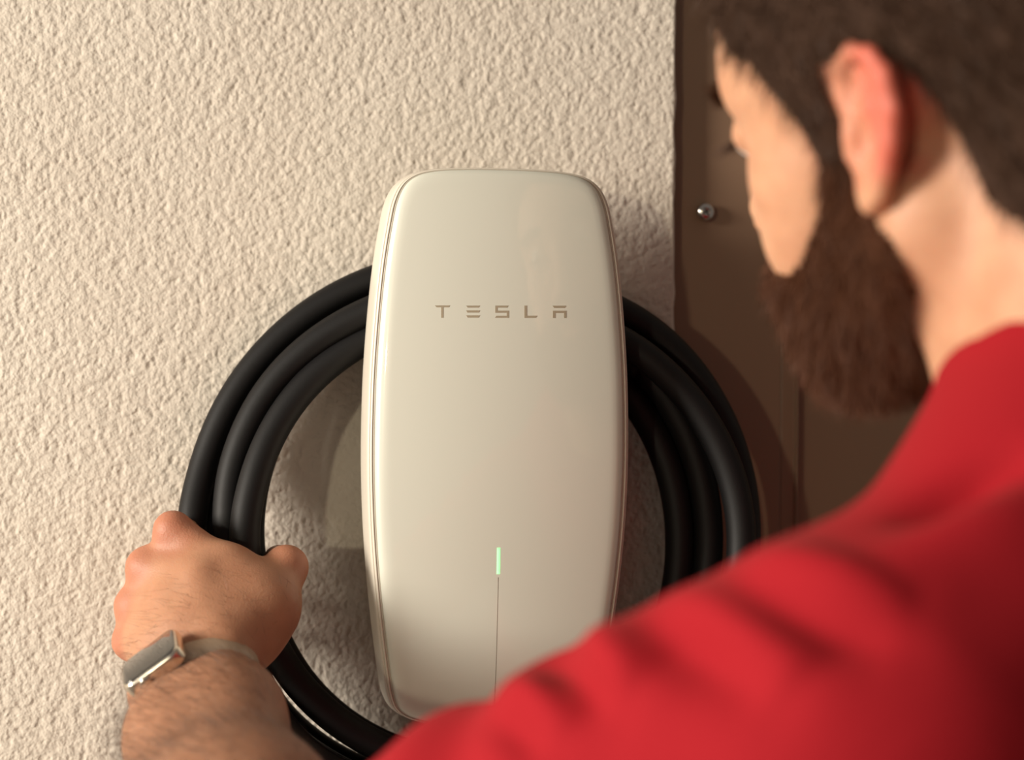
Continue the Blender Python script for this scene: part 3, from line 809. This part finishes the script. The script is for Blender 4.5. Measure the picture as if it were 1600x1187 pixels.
so = shirt.modifiers.new('solidify', 'SOLIDIFY'); so.thickness = .0018; so.offset = -1
# collar: a folded band round the neck
cv = []; nseg = 56
cu = norm(np.cross(naxis, Tl)); cl_ = norm(np.cross(cu, naxis))
prof = [(.004, -.012), (.0, .004), (-.003, .020), (-.004, .034), (-.001, .0385), (.004, .036), (.010, .022), (.017, .004), (.0185, .0005), (.0165, .001), (.008, .018), (.002, .028)]
for i in range(nseg):
    th = 2*math.pi*i/nseg; c_, s_ = math.cos(th), math.sin(th)
    for a, b in prof:
        R_x = .073+a; c0 = NB + naxis*(.004+b-.010*abs(s_)*0) - cu*0
        front = (c_*cu)@Tf
        cv.append(c0 + (cu*c_*R_x + cl_*s_*R_x) + naxis*(-.018*max(front, 0)-.014*max(-front, 0)))
k = len(prof); cf = [[i*k+j, i*k+(j+1) % k, ((i+1) % nseg)*k+(j+1) % k, ((i+1) % nseg)*k+j] for i in range(nseg) for j in range(k)]
co = link('collar', cv, cf, m_shirt, sub=1); place(co, person)

# --- trousers and shoes (below the frame)
lp = [(fFlat(tw(0, 0, -.60), tw(0, 0, -.66), .150, .155, Tf, .72), .04, 1)]
shp = []
for sg in (1, -1):
    hip = tw(0, .085*sg, -.68); kn = tw(.03, .10*sg, 0); kn[2] = FLOOR+.50; an = tw(-.02, .11*sg, 0); an[2] = FLOOR+.075
    lp += [(fCone(hip, kn, .092, .066), .03, 1), (fCone(kn, an, .066, .056), .02, 1)]
    toe = an+Tf*.15; toe[2] = FLOOR+.032; heel = an-Tf*.04; heel[2] = FLOOR+.036; vb = an.copy(); vb[2] = FLOOR+.06
    shp.append([(fCone(heel, toe, .036, .034), .02, 1), (fCone(vb-Tf*.01, vb+Tf*.04, .045, .034), .02, 1)])
q = np.array([tw(.2, .2, -.55), tw(-.2, -.2, -.55), tw(.2, -.2, -.55), tw(-.2, .2, -.55)]); lo = q.min(0); hi = q.max(0); lo[2] = FLOOR; 
Vt, Ft = mesh_sdf(lp, lo, hi, .009, lambda P, d: d-blobnoise(P, 6, 31, 2)*.003)
ct = Vt[Ft].mean(1); Vt, Ft, _ = compact(Vt, Ft, (ct[:, 2] > FLOOR+.05)); Vt = relax(Vt, Ft, 2)
o = link('trousers', Vt, Ft, m_jeans); place(o, person)
for P_ in shp:
    q = np.array([P_[0][0] is not None])
    c_ = NB.copy()
for sg, P_ in zip((1, -1), shp):
    an = tw(.04, .11*sg, 0); an[2] = FLOOR+.06
    Vq, Fq_ = mesh_sdf(P_, an-.2, an+.2, .006, lambda P, d: np.maximum(d, FLOOR+.001-P[:, 2]))
    o = link('shoe', Vq, Fq_, m_shoe); place(o, person)

# ------------------------------------------------------------------ wrist watch
wn = norm(v(-.60, -.29, .75)); wa = norm(adir - wn*(adir@wn)); wl = np.cross(wn, wa)
if wl@RIGHT > 0: wl = -wl
BC = WR + adir*.013
bx = wside; bz = np.cross(adir, bx); bz = bz*np.sign(bz@wnorm); BA, BB = .0350, .0240
nx_, nz__ = wn@bx, wn@bz; q_ = math.hypot(BA*nx_, BB*nz__)
wc = BC + bx*(BA*BA*nx_/q_) + bz*(BB*BB*nz__/q_) + wn*.0062
watch = empty('wrist_watch', wc)
tag(watch, 'square silver watch with dark screen strapped to the left wrist', 'watch')
WM = np.stack([wl, wa, wn], 1)
def rbox(sx, sy, z0_, z1_, r, bev, nn=8):
    def rr_(s):
        P = []
        for cx_, cy_, a0 in ((1, 1, 0), (-1, 1, 90), (-1, -1, 180), (1, -1, 270)):
            for i in range(nn+1):
                t = math.radians(a0+90*i/nn); P.append((cx_*(sx-r)+(r-s)*math.cos(t), cy_*(sy-r)+(r-s)*math.sin(t)))
        return P
    V = []; lv = [(bev*1.0, z0_), (bev*.3, z0_+bev*.3), (0, z0_+bev), (0, z1_-bev), (bev*.3, z1_-bev*.3), (bev, z1_)]
    for s, z in lv: V += [tuple(WM@v(x, y, z)+wc) for x, y in rr_(s)]
    n_ = 4*(nn+1); F = [[i*n_+k_, i*n_+(k_+1) % n_, (i+1)*n_+(k_+1) % n_, (i+1)*n_+k_] for i in range(len(lv)-1) for k_ in range(n_)]
    F.append(list(range(n_))[::-1]); F.append([(len(lv)-1)*n_+k_ for k_ in range(n_)]); return V, F
vs, fs = rbox(.0185, .0158, -.0055, .0036, .0068, .0018); o = link('case', vs, fs, m_watch); place(o, watch); o['label'] = 'polished silver case'
vs, fs = rbox(.0170, .0143, .0032, .0043, .0056, .0008); o = link('screen', vs, fs, m_screen); place(o, watch); o['label'] = 'dark glossy screen'
vs, fs = lathe(wc+WM@v(.006, .0159, -.0005), [(.0030, 0), (.0033, .0006), (.0033, .0016), (.0026, .0022)], 20, wa); o = link('crown', vs, fs, m_watch); place(o, watch)
# band: an oval loop round the wrist in the plane across the arm
bandv = []; nb_ = 72
btc = Vector((0, 0, 0))
for i in range(nb_):
    th = 2*math.pi*i/nb_; d_ = bx*math.cos(th)+bz*math.sin(th)
    e = 1/math.sqrt((math.cos(th)/BA)**2+(math.sin(th)/BB)**2)
    for a_, h_ in ((-.0105, 0), (-.0105, .0012), (-.009, .0022), (.009, .0022), (.0105, .0012), (.0105, 0)):
        bandv.append(BC + d_*(e+h_) + adir*a_)
bf = [[i*6+j, i*6+(j+1) % 6, ((i+1) % nb_)*6+(j+1) % 6, ((i+1) % nb_)*6+j] for i in range(nb_) for j in range(6)]
o = link('band', bandv, bf, m_band); place(o, watch); o['label'] = 'brown grey woven strap'
